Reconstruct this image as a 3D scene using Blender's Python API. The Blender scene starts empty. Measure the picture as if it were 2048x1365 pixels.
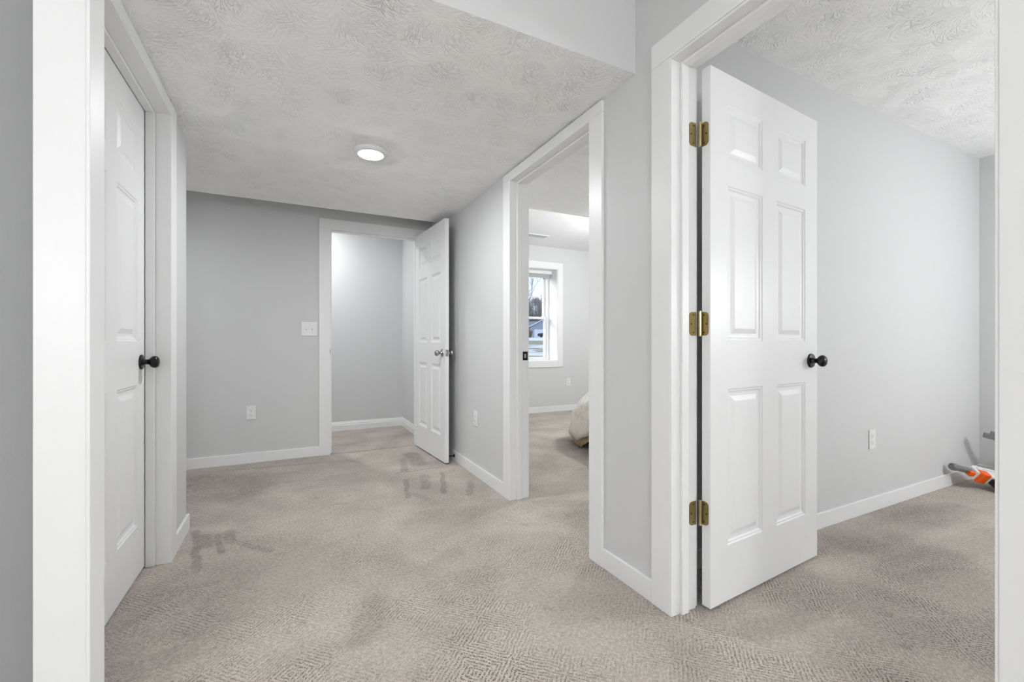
import bpy, bmesh, math, random
from mathutils import Vector, Matrix, Euler, noise as mnoise
random.seed(7)
SC = bpy.context.scene
COL = SC.collection
R = math.radians
PI = math.pi

# ------------------------------------------------------------------ materials
def new_mat(name):
    m = bpy.data.materials.new(name); m.use_nodes = True
    nt = m.node_tree
    return m, nt, nt.nodes['Principled BSDF']

class NT:
    """small helper to chain shader nodes"""
    def __init__(s, nt): s.nt = nt
    def n(s, t, **kw):
        nd = s.nt.nodes.new(t)
        for k, v in kw.items(): setattr(nd, k, v)
        return nd
    def set(s, sock, v):
        if isinstance(v, bpy.types.NodeSocket): s.nt.links.new(v, sock)
        else: sock.default_value = v
    def math(s, op, a, b=None, c=None, clamp=False):
        nd = s.n('ShaderNodeMath', operation=op); nd.use_clamp = clamp
        s.set(nd.inputs[0], a)
        if b is not None: s.set(nd.inputs[1], b)
        if c is not None: s.set(nd.inputs[2], c)
        return nd.outputs[0]
    def vmath(s, op, a, b=None, out=0):
        nd = s.n('ShaderNodeVectorMath', operation=op)
        s.set(nd.inputs[0], a)
        if b is not None: s.set(nd.inputs[1], b)
        return nd.outputs[out]
    def noise(s, vec, scale, detail=2.0, rough=0.5, dist=0.0, out=0):
        nd = s.n('ShaderNodeTexNoise')
        s.set(nd.inputs['Vector'], vec); s.set(nd.inputs['Scale'], scale)
        nd.inputs['Detail'].default_value = detail; nd.inputs['Roughness'].default_value = rough
        nd.inputs['Distortion'].default_value = dist
        return nd.outputs[out]
    def maprange(s, v, a, b, c, d, smooth=False):
        nd = s.n('ShaderNodeMapRange')
        if smooth: nd.interpolation_type = 'SMOOTHSTEP'
        s.set(nd.inputs[0], v)
        for i, q in enumerate((a, b, c, d)): s.set(nd.inputs[i+1], q)
        return nd.outputs[0]
    def mix(s, f, a, b, blend='MIX'):
        nd = s.n('ShaderNodeMix', data_type='RGBA', blend_type=blend)
        s.set(nd.inputs[0], f); s.set(nd.inputs[6], a); s.set(nd.inputs[7], b)
        return nd.outputs[2]
    def rot(s, v, ang):
        nd = s.n('ShaderNodeVectorRotate', rotation_type='Z_AXIS')
        s.set(nd.inputs['Vector'], v); s.set(nd.inputs['Angle'], ang)
        return nd.outputs[0]
    def bump(s, h, strength, dist, normal=None):
        nd = s.n('ShaderNodeBump')
        s.set(nd.inputs['Height'], h); nd.inputs['Strength'].default_value = strength
        nd.inputs['Distance'].default_value = dist
        if normal is not None: s.set(nd.inputs['Normal'], normal)
        return nd.outputs[0]
    def pos(s): return s.n('ShaderNodeNewGeometry').outputs['Position']
    def obj(s): return s.n('ShaderNodeTexCoord').outputs['Object']

def c4(r, g=None, b=None):
    if g is None: g = b = r
    return (r, g, b, 1.0)

def plain(name, col, rough=0.5, metal=0.0, spec=0.5, var=0.06, scale=40.0, bump=0.0, coat=0.0):
    m, nt, p = new_mat(name); N = NT(nt)
    v = N.obj()
    f = N.noise(v, scale, 3.0)
    lo = tuple(q*(1-var) for q in col); hi = tuple(min(1, q*(1+var)) for q in col)
    nt.links.new(N.mix(f, c4(*lo), c4(*hi)), p.inputs['Base Color'])
    p.inputs['Roughness'].default_value = rough; p.inputs['Metallic'].default_value = metal
    p.inputs['Specular IOR Level'].default_value = spec
    p.inputs['Coat Weight'].default_value = coat
    if bump: nt.links.new(N.bump(N.noise(v, scale*6, 2.0), 0.3, bump), p.inputs['Normal'])
    return m

def mat_wall(name, col):
    m, nt, p = new_mat(name); N = NT(nt); v = N.pos()
    f = N.noise(v, 1.3, 1.0)
    a = tuple(q*0.985 for q in col); b = tuple(q*1.015 for q in col)
    nt.links.new(N.mix(f, c4(*a), c4(*b)), p.inputs['Base Color'])
    p.inputs['Roughness'].default_value = 0.55; p.inputs['Specular IOR Level'].default_value = 0.3
    h = N.noise(v, 260.0, 1.0, 0.55)
    nt.links.new(N.bump(h, 0.22, 0.0012), p.inputs['Normal'])
    return m

def mat_trim(name='trim_paint', col=(0.82, 0.82, 0.822)):
    m, nt, p = new_mat(name); N = NT(nt); v = N.pos()
    base = c4(*col)
    # rare hairline scuffs near the floor
    sc = N.noise(N.vmath('MULTIPLY', v, (60.0, 60.0, 7.0)), 1.0, 2.0, 0.7)
    sc = N.maprange(sc, 0.72, 0.78, 0.0, 0.35)
    z = N.n('ShaderNodeSeparateXYZ'); nt.links.new(v, z.inputs[0])
    low = N.maprange(z.outputs[2], 0.05, 0.45, 1.0, 0.0)
    nt.links.new(N.mix(N.math('MULTIPLY', sc, low), base, c4(0.42, 0.40, 0.38)), p.inputs['Base Color'])
    p.inputs['Roughness'].default_value = 0.36; p.inputs['Specular IOR Level'].default_value = 0.45
    h = N.noise(N.vmath('MULTIPLY', v, (160.0, 160.0, 14.0)), 1.0, 0.0)
    nt.links.new(N.bump(h, 0.10, 0.0006), p.inputs['Normal'])
    return m

def mat_ceiling():
    m, nt, p = new_mat('ceiling_texture'); N = NT(nt); v = N.pos()
    vo = N.n('ShaderNodeTexVoronoi'); vo.voronoi_dimensions = '2D'; vo.inputs['Scale'].default_value = 7.5
    nt.links.new(v, vo.inputs['Vector'])
    sc = N.n('ShaderNodeSeparateXYZ'); nt.links.new(vo.outputs['Color'], sc.inputs[0])
    loc = N.vmath('SUBTRACT', v, vo.outputs['Position']); loc = N.vmath('MULTIPLY', loc, (1, 1, 0))
    sl = N.n('ShaderNodeSeparateXYZ'); nt.links.new(loc, sl.inputs[0])
    # brush lines that fan out anew with every stomp of the brush
    ang = N.math('ADD', N.math('MULTIPLY', sc.outputs[0], 6.3), N.math('MULTIPLY', sl.outputs[0], 7.0))
    st = N.vmath('MULTIPLY', N.rot(loc, ang), (130.0, 38.0, 1.0))
    st = N.vmath('ADD', st, N.vmath('MULTIPLY', vo.outputs['Color'], (40.0, 40.0, 0.0)))
    nz = N.n('ShaderNodeTexNoise', noise_dimensions='2D'); nt.links.new(st, nz.inputs['Vector']); nz.inputs['Scale'].default_value = 1.0
    nz.inputs['Detail'].default_value = 1.0; nz.inputs['Distortion'].default_value = 0.3
    ridge = N.maprange(nz.outputs[0], 0.45, 0.66, 0.0, 1.0, True)
    amp = N.maprange(sc.outputs[1], 0.0, 1.0, 0.40, 1.0)
    edge = N.maprange(vo.outputs['Distance'], 0.10, 0.62, 1.0, 0.40)
    nt.links.new(N.bump(N.math('MULTIPLY', N.math('MULTIPLY', ridge, amp), edge), 0.95, 0.0060), p.inputs['Normal'])
    p.inputs['Base Color'].default_value = c4(0.95)
    p.inputs['Roughness'].default_value = 0.75; p.inputs['Specular IOR Level'].default_value = 0.2
    return m

# two broad darker patches at left, then worn / brushed-over places in the carpet pile: (x0,y0,x1,y1,width,strength)
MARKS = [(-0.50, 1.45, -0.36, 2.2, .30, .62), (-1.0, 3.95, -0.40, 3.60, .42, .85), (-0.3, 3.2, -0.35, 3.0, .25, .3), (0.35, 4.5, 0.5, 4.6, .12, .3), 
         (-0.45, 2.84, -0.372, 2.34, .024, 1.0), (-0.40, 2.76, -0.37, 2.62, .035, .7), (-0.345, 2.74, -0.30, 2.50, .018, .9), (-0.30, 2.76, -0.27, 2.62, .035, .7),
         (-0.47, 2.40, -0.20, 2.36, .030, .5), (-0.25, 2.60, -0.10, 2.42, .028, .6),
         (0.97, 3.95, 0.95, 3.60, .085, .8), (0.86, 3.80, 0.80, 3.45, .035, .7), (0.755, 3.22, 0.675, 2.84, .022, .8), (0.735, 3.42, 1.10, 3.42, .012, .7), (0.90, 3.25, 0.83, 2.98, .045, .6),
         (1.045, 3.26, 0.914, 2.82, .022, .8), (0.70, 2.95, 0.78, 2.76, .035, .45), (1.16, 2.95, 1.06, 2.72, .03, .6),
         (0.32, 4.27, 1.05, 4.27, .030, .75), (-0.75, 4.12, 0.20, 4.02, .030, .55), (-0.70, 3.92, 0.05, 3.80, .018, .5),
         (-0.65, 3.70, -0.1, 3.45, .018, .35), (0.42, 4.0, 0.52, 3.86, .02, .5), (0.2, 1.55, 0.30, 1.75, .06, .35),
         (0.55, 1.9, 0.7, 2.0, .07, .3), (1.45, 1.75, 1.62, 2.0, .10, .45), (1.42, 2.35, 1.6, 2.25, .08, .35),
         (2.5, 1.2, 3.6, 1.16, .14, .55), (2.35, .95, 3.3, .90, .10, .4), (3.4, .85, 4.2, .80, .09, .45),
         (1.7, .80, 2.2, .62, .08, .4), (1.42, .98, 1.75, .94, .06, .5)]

def mat_carpet():
    m, nt, p = new_mat('carpet'); N = NT(nt); v = N.pos()
    w = N.vmath('SUBTRACT', N.noise(v, 26.0, 2.0, out=1), (0.5, 0.5, 0.5))
    ws = N.n('ShaderNodeVectorMath', operation='SCALE'); nt.links.new(w, ws.inputs[0]); ws.inputs['Scale'].default_value = 0.017
    vw = N.vmath('ADD', v, ws.outputs[0])
    r = N.rot(vw, PI/4)
    s = N.n('ShaderNodeSeparateXYZ'); nt.links.new(r, s.inputs[0])
    cell = 0.0875
    pp = N.math('PINGPONG', s.outputs[0], cell); qq = N.math('PINGPONG', s.outputs[1], cell)
    mx = N.math('MAXIMUM', pp, qq)
    fr = N.math('FRACT', N.math('DIVIDE', mx, 0.0125))
    line = N.maprange(N.math('ABSOLUTE', N.math('SUBTRACT', fr, 0.5)), 0.10, 0.34, 1.0, 0.0, True)   # 1 on the groove
    pit = N.maprange(N.noise(v, 190.0, 1.0), 0.44, 0.58, 0.0, 1.0)
    fade = N.maprange(N.noise(v, 2.6, 2.0), 0.36, 0.64, 0.12, 1.0)
    groove = N.math('MULTIPLY', N.math('MULTIPLY', line, pit), fade)
    speck = N.noise(v, 330.0, 2.0, 0.6)
    hgt = N.math('SUBTRACT', N.math('MULTIPLY', speck, 0.9), N.math('MULTIPLY', groove, 1.0))
    nt.links.new(N.bump(hgt, 0.8, 0.005), p.inputs['Normal'])
    light, dark = c4(0.70, 0.635, 0.565), c4(0.12, 0.098, 0.080)
    base = N.mix(N.maprange(speck, 0.30, 0.66, 0.0, 1.0), c4(0.375, 0.328, 0.282), light)
    base = N.mix(N.math('MULTIPLY', groove, 0.80), base, dark)
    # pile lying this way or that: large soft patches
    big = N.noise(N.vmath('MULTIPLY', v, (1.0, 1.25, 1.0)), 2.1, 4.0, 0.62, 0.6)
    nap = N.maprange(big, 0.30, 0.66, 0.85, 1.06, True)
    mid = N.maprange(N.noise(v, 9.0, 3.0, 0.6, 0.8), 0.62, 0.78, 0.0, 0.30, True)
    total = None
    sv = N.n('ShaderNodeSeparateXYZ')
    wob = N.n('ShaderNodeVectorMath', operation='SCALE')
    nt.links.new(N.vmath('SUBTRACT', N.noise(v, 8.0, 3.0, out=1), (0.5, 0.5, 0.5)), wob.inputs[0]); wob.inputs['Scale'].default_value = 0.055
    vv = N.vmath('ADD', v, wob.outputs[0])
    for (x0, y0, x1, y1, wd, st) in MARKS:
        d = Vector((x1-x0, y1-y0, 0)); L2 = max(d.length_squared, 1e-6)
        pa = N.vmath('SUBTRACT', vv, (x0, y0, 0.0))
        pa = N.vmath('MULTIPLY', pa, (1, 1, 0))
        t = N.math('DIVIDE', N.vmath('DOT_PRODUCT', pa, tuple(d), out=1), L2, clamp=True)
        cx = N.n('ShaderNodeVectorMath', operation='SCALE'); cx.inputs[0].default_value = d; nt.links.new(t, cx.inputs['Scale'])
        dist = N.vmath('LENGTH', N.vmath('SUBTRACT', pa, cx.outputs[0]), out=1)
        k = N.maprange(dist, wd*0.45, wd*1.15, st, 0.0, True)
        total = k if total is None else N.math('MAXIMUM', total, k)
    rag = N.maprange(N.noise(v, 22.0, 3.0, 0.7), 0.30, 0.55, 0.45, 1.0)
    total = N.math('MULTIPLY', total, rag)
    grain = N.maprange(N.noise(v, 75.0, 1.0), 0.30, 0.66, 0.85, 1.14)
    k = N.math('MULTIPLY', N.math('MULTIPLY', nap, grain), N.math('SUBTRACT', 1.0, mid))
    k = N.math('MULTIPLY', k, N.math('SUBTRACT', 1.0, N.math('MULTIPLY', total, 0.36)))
    sc = N.n('ShaderNodeVectorMath', operation='SCALE'); nt.links.new(base, sc.inputs[0]); nt.links.new(k, sc.inputs['Scale'])
    nt.links.new(sc.outputs[0], p.inputs['Base Color'])
    p.inputs['Roughness'].default_value = 1.0; p.inputs['Specular IOR Level'].default_value = 0.05
    p.inputs['Sheen Weight'].default_value = 0.15
    return m

def mat_emit(name, strength, col=(1, 1, 1)):
    m, nt, p = new_mat(name)
    p.inputs['Base Color'].default_value = c4(0.9)
    p.inputs['Emission Color'].default_value = c4(0.955, 0.985, 1.0)
    p.inputs['Emission Strength'].default_value = strength
    return m

def mat_glass():
    m, nt, p = new_mat('window_glass'); N = NT(nt)
    nt.nodes.remove(p)
    out = [n for n in nt.nodes if n.type == 'OUTPUT_MATERIAL'][0]
    tr = N.n('ShaderNodeBsdfTransparent'); gl = N.n('ShaderNodeBsdfGlossy'); gl.inputs['Roughness'].default_value = 0.02
    fr = N.n('ShaderNodeFresnel'); fr.inputs['IOR'].default_value = 1.45
    mx = N.n('ShaderNodeMixShader')
    bf = N.math('SUBTRACT', 1.0, N.n('ShaderNodeNewGeometry').outputs['Backfacing'])
    nt.links.new(N.math('MULTIPLY', fr.outputs[0], bf), mx.inputs[0]); nt.links.new(tr.outputs[0], mx.inputs[1]); nt.links.new(gl.outputs[0], mx.inputs[2])
    nt.links.new(mx.outputs[0], out.inputs['Surface'])
    return m

def mat_lawn():
    m, nt, p = new_mat('snowy_lawn'); N = NT(nt); v = N.pos()
    a = N.noise(N.vmath('MULTIPLY', v, (0.75, 0.55, 1)), 1.0, 5.0, 0.70, 0.8)
    f = N.maprange(a, 0.44, 0.56, 0.0, 1.0)
    s = N.n('ShaderNodeSeparateXYZ'); nt.links.new(v, s.inputs[0])
    y = N.math('ADD', N.math('MULTIPLY', s.outputs[1], 0.87), N.math('MULTIPLY', s.outputs[0], 0.5))
    band = N.math('MULTIPLY', N.maprange(y, 27, 32, 0, 1, True), N.maprange(y, 42, 48, 1, 0, True))
    far = N.maprange(y, 46, 50, 0, 1, True)
    f = N.math('SUBTRACT', f, N.math('MULTIPLY', band, 0.75), clamp=True)
    f = N.math('MAXIMUM', f, N.math('MULTIPLY', far, 0.95))
    g = N.mix(N.noise(v, 3.0, 4.0), c4(0.16, 0.14, 0.06), c4(0.30, 0.25, 0.13))
    nt.links.new(N.mix(f, g, c4(0.62, 0.64, 0.67)), p.inputs['Base Color'])
    p.inputs['Roughness'].default_value = 0.9
    return m

def mat_stripes(name, a, b, freq, axis=2):
    m, nt, p = new_mat(name); N = NT(nt); v = N.obj()
    s = N.n('ShaderNodeSeparateXYZ'); nt.links.new(v, s.inputs[0])
    f = N.math('FRACT', N.math('MULTIPLY', s.outputs[axis], freq))
    nt.links.new(N.mix(N.maprange(f, 0.08, 0.16, 0, 1), c4(*a), c4(*b)), p.inputs['Base Color'])
    p.inputs['Roughness'].default_value = 0.8
    return m

def mat_comforter(name, base, c2, c3, scale):
    m, nt, p = new_mat(name); N = NT(nt); v = N.obj()
    f1 = N.maprange(N.noise(v, scale, 2.0, 0.5, 1.5), 0.52, 0.60, 0, 1)
    f2 = N.maprange(N.noise(N.vmath('ADD', v, (3, 5, 7)), scale*1.3, 3.0, 0.5, 1.0), 0.56, 0.62, 0, 1)
    c = N.mix(N.math('MULTIPLY', f1, 0.6), c4(*base), c4(*c2))
    nt.links.new(N.mix(N.math('MULTIPLY', f2, 0.6), c, c4(*c3)), p.inputs['Base Color'])
    p.inputs['Roughness'].default_value = 0.9; p.inputs['Sheen Weight'].default_value = 0.2
    nt.links.new(N.bump(N.noise(v, 300.0, 2.0), 0.3, 0.002), p.inputs['Normal'])
    return m

M = {}
M['wall'] = mat_wall('wall_paint', (0.645, 0.645, 0.648))
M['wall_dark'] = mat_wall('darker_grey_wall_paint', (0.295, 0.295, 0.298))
M['trim'] = mat_trim()
M['door'] = mat_trim('door_paint', (0.81, 0.81, 0.812))
M['ceil'] = mat_ceiling()
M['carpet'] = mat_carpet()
M['black'] = plain('black_metal', (0.012, 0.012, 0.012), 0.28, 0.6, 0.5, coat=0.2)
M['brass'] = plain('antique_brass', (0.36, 0.28, 0.13), 0.38, 0.85, var=0.18, scale=90)
M['brass_pin'] = plain('polished_brass', (0.62, 0.52, 0.30), 0.22, 1.0)
M['nickel'] = plain('satin_nickel', (0.42, 0.42, 0.42), 0.25, 1.0)
M['dark'] = plain('dark_slot', (0.02, 0.02, 0.02), 0.6)
M['plastic'] = plain('white_plastic', (0.80, 0.80, 0.80), 0.35, var=0.01)
M['vinyl'] = plain('white_vinyl', (0.82, 0.82, 0.82), 0.35, var=0.01)
M['glass'] = mat_glass()
M['shade'] = plain('shade_fabric', (0.42, 0.42, 0.42), 0.9, var=0.05, scale=300)
M['lawn'] = mat_lawn()

# ------------------------------------------------------------------ mesh helpers
def bm_new(): return bmesh.new()

def merge(bm, tmp, mi=0, mat4=None):
    if mat4 is not None: bmesh.ops.transform(tmp, matrix=mat4, verts=tmp.verts)
    for f in tmp.faces: f.material_index = mi
    me = bpy.data.meshes.new('t'); tmp.to_mesh(me); tmp.free(); bm.from_mesh(me); bpy.data.meshes.remove(me)

def box(bm, x0, x1, y0, y1, z0, z1, bev=0.0, seg=2, mi=0, mat4=None):
    t = bmesh.new()
    vs = [t.verts.new((x, y, z)) for x in (x0, x1) for y in (y0, y1) for z in (z0, z1)]
    for q in ((0, 1, 3, 2), (4, 6, 7, 5), (0, 4, 5, 1), (2, 3, 7, 6), (0, 2, 6, 4), (1, 5, 7, 3)):
        t.faces.new([vs[i] for i in q])
    bmesh.ops.recalc_face_normals(t, faces=t.faces)
    if bev: bmesh.ops.bevel(t, geom=list(t.edges), offset=bev, segments=seg, profile=0.5, affect='EDGES')
    merge(bm, t, mi, mat4)
    return bm

def lathe(bm, prof, n=32, mi=0, mat4=None):
    """prof: list of (radius, height) turned about local z"""
    t = bmesh.new(); rings = []
    for r, h in prof:
        if r < 1e-6: rings.append([t.verts.new((0, 0, h))])
        else: rings.append([t.verts.new((r*math.cos(2*PI*i/n), r*math.sin(2*PI*i/n), h)) for i in range(n)])
    for a, b in zip(rings[:-1], rings[1:]):
        for i in range(n):
            j = (i+1) % n
            if len(a) == 1 and len(b) == 1: continue
            if len(a) == 1: t.faces.new((a[0], b[i], b[j]))
            elif len(b) == 1: t.faces.new((a[i], a[j], b[0]))
            else: t.faces.new((a[i], a[j], b[j], b[i]))
    bmesh.ops.recalc_face_normals(t, faces=t.faces)
    merge(bm, t, mi, mat4)
    return bm

def prism(bm, pts, y0, y1, bev=0.0, mi=0, mat4=None):
    """polygon in local x-z pulled along y"""
    t = bmesh.new()
    a = [t.verts.new((x, y0, z)) for x, z in pts]; b = [t.verts.new((x, y1, z)) for x, z in pts]
    n = len(pts)
    t.faces.new(a); t.faces.new(list(reversed(b)))
    for i in range(n): t.faces.new((a[i], b[i], b[(i+1) % n], a[(i+1) % n]))
    bmesh.ops.recalc_face_normals(t, faces=t.faces)
    if bev: bmesh.ops.bevel(t, geom=list(t.edges), offset=bev, segments=2, profile=0.5, affect='EDGES')
    merge(bm, t, mi, mat4)
    return bm

def tube(bm, pts, rads, n=8, mi=0):
    t = bmesh.new(); rings = []
    for i, p in enumerate(pts):
        p = Vector(p)
        d = (Vector(pts[min(i+1, len(pts)-1)]) - Vector(pts[max(i-1, 0)])).normalized()
        u = d.orthogonal().normalized(); w = d.cross(u)
        rr = rads[i] if isinstance(rads, (list, tuple)) else rads
        rings.append([t.verts.new(p + rr*(u*math.cos(2*PI*k/n) + w*math.sin(2*PI*k/n))) for k in range(n)])
    for a, b in zip(rings[:-1], rings[1:]):
        off = min(range(n), key=lambda o: (a[0].co - b[o].co).length)
        for k in range(n): t.faces.new((a[k], a[(k+1) % n], b[(k+1+off) % n], b[(k+off) % n]))
    t.faces.new(rings[0]); t.faces.new(list(reversed(rings[-1])))
    bmesh.ops.recalc_face_normals(t, faces=t.faces)
    merge(bm, t, mi)
    return bm

def obj(name, bm, mats, parent=None, smooth=None, loc=None, rot=None, label=None):
    me = bpy.data.meshes.new(name); bm.to_mesh(me); bm.free()
    for m in (mats if isinstance(mats, (list, tuple)) else [mats]): me.materials.append(m)
    if smooth is not None:
        me.polygons.foreach_set('use_smooth', [True]*len(me.polygons))
        me.set_sharp_from_angle(angle=R(smooth))
    o = bpy.data.objects.new(name, me); COL.objects.link(o)
    if parent is not None: o.parent = parent
    if loc: o.location = loc
    if rot: o.rotation_euler = rot
    if label: o['label'] = label
    return o

def struct(name, bm, mats, parent=None, label=None, **kw):
    o = obj(name, bm, mats, parent, **kw)
    if parent is None: o['kind'] = 'structure'
    if label: o['label'] = label; 
    if label and parent is None: o['category'] = kw.get('cat', name.split('_')[0])
    return o

def tag(o, label, cat, group=None, kind=None):
    o['label'] = label; o['category'] = cat
    if group: o['group'] = group
    if kind: o['kind'] = kind
    return o

def empty(name, loc, rz=0.0, rot=None):
    o = bpy.data.objects.new(name, None); COL.objects.link(o)
    o.empty_display_size = 0.05
    o.location = loc; o.rotation_euler = rot if rot else (0, 0, rz)
    return o

def dup(root, loc, rz, label):
    r = root.copy(); COL.objects.link(r); r.location = loc; r.rotation_euler = (0, 0, rz); r['label'] = label
    for ch in list(root.children):
        c = ch.copy(); COL.objects.link(c); c.parent = r
        for g in list(ch.children):
            d = g.copy(); COL.objects.link(d); d.parent = c
    return r

# ------------------------------------------------------------------ plan (metres; x across the hall, y along it)
XR, XR2 = 1.255, 1.37        # hall side and room side of the right wall
XL, XL2 = -0.502, -0.617     # hall side and closet side of the left wall
YE, YE2 = 1.366, 1.455       # wall with the cased opening
YB, YB2 = 4.262, 4.370       # wall at the end of the hall
YS = 3.862                   # where the lowered ceiling stops
ZS, ZC = 2.105, 2.414        # lowered ceiling, full ceiling
YP, YP2 = 1.3666, 1.480      # partition between side room and bedroom
XE = 4.678                   # end wall of side room
YW = 5.465                   # bedroom window wall
ZT = 2.50

def boxes(name, lst, mats=None, label=None):
    b = bm_new()
    for q in lst: box(b, *q)
    return struct(name, b, mats or M['wall'], label=label)

# floor and ceilings
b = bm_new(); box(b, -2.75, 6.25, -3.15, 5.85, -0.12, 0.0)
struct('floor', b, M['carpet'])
b = bm_new(); box(b, -2.75, 6.25, -3.15, 5.85, ZC, ZT)
struct('ceiling', b, M['ceil'])
b = bm_new()
box(b, XL, XR, YE, 2.88, ZS, ZC-0.001); box(b, -2.30, XR, 2.88, YS, ZS, ZC-0.001)
for f in b.faces: f.material_index = 0 if f.normal.z < -0.5 else 1
struct('ceiling.001', b, [M['ceil'], M['wall']])
b = bm_new(); box(b, XR2, 6.10, YP2, 3.115, ZS, ZC-0.001)
for f in b.faces: f.material_index = 0 if f.normal.z < -0.5 else 1
struct('ceiling.002', b, [M['ceil'], M['ceil']])

# walls
boxes('wall_right', [(XR, XR2, -3.0, 0.331, 0, ZC), (XR, XR2, 0.331, 1.175, 2.055, ZC), (XR, XR2, 1.175, 1.651, 0, ZC),
                     (XR, XR2, 1.651, 2.500, 2.048, ZC), (XR, XR2, 2.500, YB2, 0, ZC), (1.22, XR2, YB2, YW+0.0, 0, ZC)])
boxes('wall_left', [(XL2, XL, YE2, 1.662, 0, ZC), (XL2, XL, 1.662, 2.497, 2.058, ZC), (XL2, XL, 2.497, 2.88, 0, ZC),
                    (-2.30, XL2, 2.765, 2.88, 0, ZC), (-2.60, -2.48, YE2, 2.765, 0, ZC)])
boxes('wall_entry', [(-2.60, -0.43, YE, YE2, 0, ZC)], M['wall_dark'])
boxes('wall_back', [(-2.42, 0.307, YB, YB2, 0, ZC), (0.307, 1.112, YB, YB2, 2.043, ZC), (1.112, XR, YB, YB2, 0, ZC)])
boxes('wall_far_left', [(-2.42, -2.30, 2.765, YB, 0, ZC)])
boxes('wall_closet_back', [(-0.72, 1.22, 5.39, 5.47, 0, ZC)])
boxes('wall_closet_left', [(-0.72, -0.60, YB2, 5.39, 0, ZC)])
boxes('wall_partition', [(XR2, 6.10, YP, YP2, 0, ZC)])
boxes('wall_side_room_end', [(XE, XE+0.12, -2.4, YP, 0, ZC)])
boxes('wall_side_room_front', [(XR2, XE+0.12, -2.52, -2.4, 0, ZC)])
boxes('wall_bedroom_window', [(XR2, 2.60, YW, 5.80, 0, ZC), (3.515, 6.22, YW, 5.80, 0, ZC), (2.60, 3.515, YW, 5.80, 0, 0.745), (2.60, 3.515, YW, 5.80, 2.103, ZC)])
boxes('wall_bedroom_right', [(6.10, 6.22, YP, YW, 0, ZC)])
boxes('wall_near_left', [(-2.72, -2.60, -3.0, YE2, 0, ZC)])
boxes('wall_near_back', [(-2.72, XR2, -3.12, -3.0, 0, ZC)])

# baseboards
BH = 0.085
def baseboard(name, segs):
    b = bm_new()
    for (x0, x1, y0, y1) in segs: box(b, x0, x1, y0, y1, 0, BH, 0.0025)
    return struct(name, b, M['trim'])
baseboard('baseboard_back', [(-2.30, 0.223, YB-0.013, YB)])
baseboard('baseboard_right', [(XR-0.013, XR, 1.2645, 1.5655)])
baseboard('baseboard_right.001', [(XR-0.013, XR, 2.5865, YB)])
baseboard('baseboard_left', [(XL, XL+0.014, 2.585, 2.893), (-2.30, XL+0.001, 2.88, 2.893)])
baseboard('baseboard_side_room', [(1.386, XE, YP-0.012, YP), (XE-0.012, XE, -2.4, YP-0.012)])
baseboard('baseboard_bedroom', [(XR2, 6.10, YW-0.013, YW)])
prof = [(0, 0), (0.016, 0), (0.016, 0.060), (0.012, 0.066), (0.012, 0.078), (0.007, 0.086), (0.006, 0.096), (0, 0.100)]
b = bm_new()
prism(b, prof, 0, 1.82, 0, mat4=Matrix.Translation((-0.60, 5.39, 0)) @ Matrix.Rotation(R(-90), 4, 'Z'))
t4 = Matrix.Translation((1.22, YB2, 0)) @ Matrix.Scale(-1, 4, (1, 0, 0))
prism(b, prof, 0, 1.02, 0, mat4=t4)
bmesh.ops.recalc_face_normals(b, faces=b.faces)
struct('baseboard_closet', b, M['trim'])

# ------------------------------------------------------------------ door frames (trim)
BV = 0.0022
def casing_x(name, xf, xb, yl, yr, w, zt, wt, label):
    """flat casing on a wall whose faces look along x; opening between yl and yr"""
    b = bm_new()
    box(b, min(xf, xb), max(xf, xb), yl-w, yl, 0, zt, BV)
    box(b, min(xf, xb), max(xf, xb), yr, yr+w, 0, zt, BV)
    box(b, min(xf, xb), max(xf, xb), yl-w, yr+w, zt+0.0006, zt+wt, BV)
    return struct(name, b, M['trim'], label=label)

t1 = casing_x('trim_1', 1.240, XR, 0.336, 1.172, 0.0915, 2.055, 0.091, 'white flat casing around the open doorway at right')
b = bm_new()
box(b, 1.2415, 1.3685, 1.165, 1.1745, 0, 2.0545, 0.001); box(b, 1.2415, 1.3685, 0.3315, 0.341, 0, 2.0545, 0.001)
box(b, 1.2415, 1.3685, 0.341, 1.165, 2.045, 2.0545, 0.001)
struct('door_jamb', b, M['trim'], t1)
b = bm_new()
box(b, 1.286, 1.321, 1.153, 1.1648, 0, 2.0448, 0.003); box(b, 1.286, 1.321, 0.3412, 0.353, 0, 2.0448, 0.003)
box(b, 1.286, 1.321, 0.353, 1.153, 2.033, 2.0448, 0.003)
struct('stop_strip', b, M['trim'], t1)
b = bm_new()
box(b, XR2, 1.385, 1.172, 1.263, 0, 2.055, BV); box(b, XR2, 1.385, 0.245, 0.336, 0, 2.055, BV); box(b, XR2, 1.385, 0.245, 1.263, 2.0556, 2.146, BV)
struct('room_side_casing', b, M['trim'], t1)

t2 = casing_x('trim_2', 1.240, XR, 1.656, 2.495, 0.0905, 2.046, 0.050, 'white flat casing around the bedroom doorway')
b = bm_new()
box(b, 1.2415, 1.3685, 2.490, 2.4995, 0, 2.0475, 0.001); box(b, 1.2415, 1.3685, 1.6515, 1.661, 0, 2.0475, 0.001)
box(b, 1.2415, 1.3685, 1.661, 2.490, 2.038, 2.0475, 0.001)
struct('door_jamb', b, M['trim'], t2)
b = bm_new()
box(b, 1.290, 1.325, 2.478, 2.4898, 0, 2.0378, 0.003); box(b, 1.290, 1.325, 1.6612, 1.673, 0, 2.0378, 0.003)
box(b, 1.290, 1.325, 1.673, 2.478, 2.026, 2.0378, 0.003)
struct('stop_strip', b, M['trim'], t2)
b = bm_new()
box(b, XR2, 1.385, 1.565, 1.656, 0, 2.046, BV); box(b, XR2, 1.385, 2.495, 2.586, 0, 2.046, BV); box(b, XR2, 1.385, 1.565, 2.586, 2.0466, 2.104, BV)
struct('room_side_casing', b, M['trim'], t2)
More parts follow.
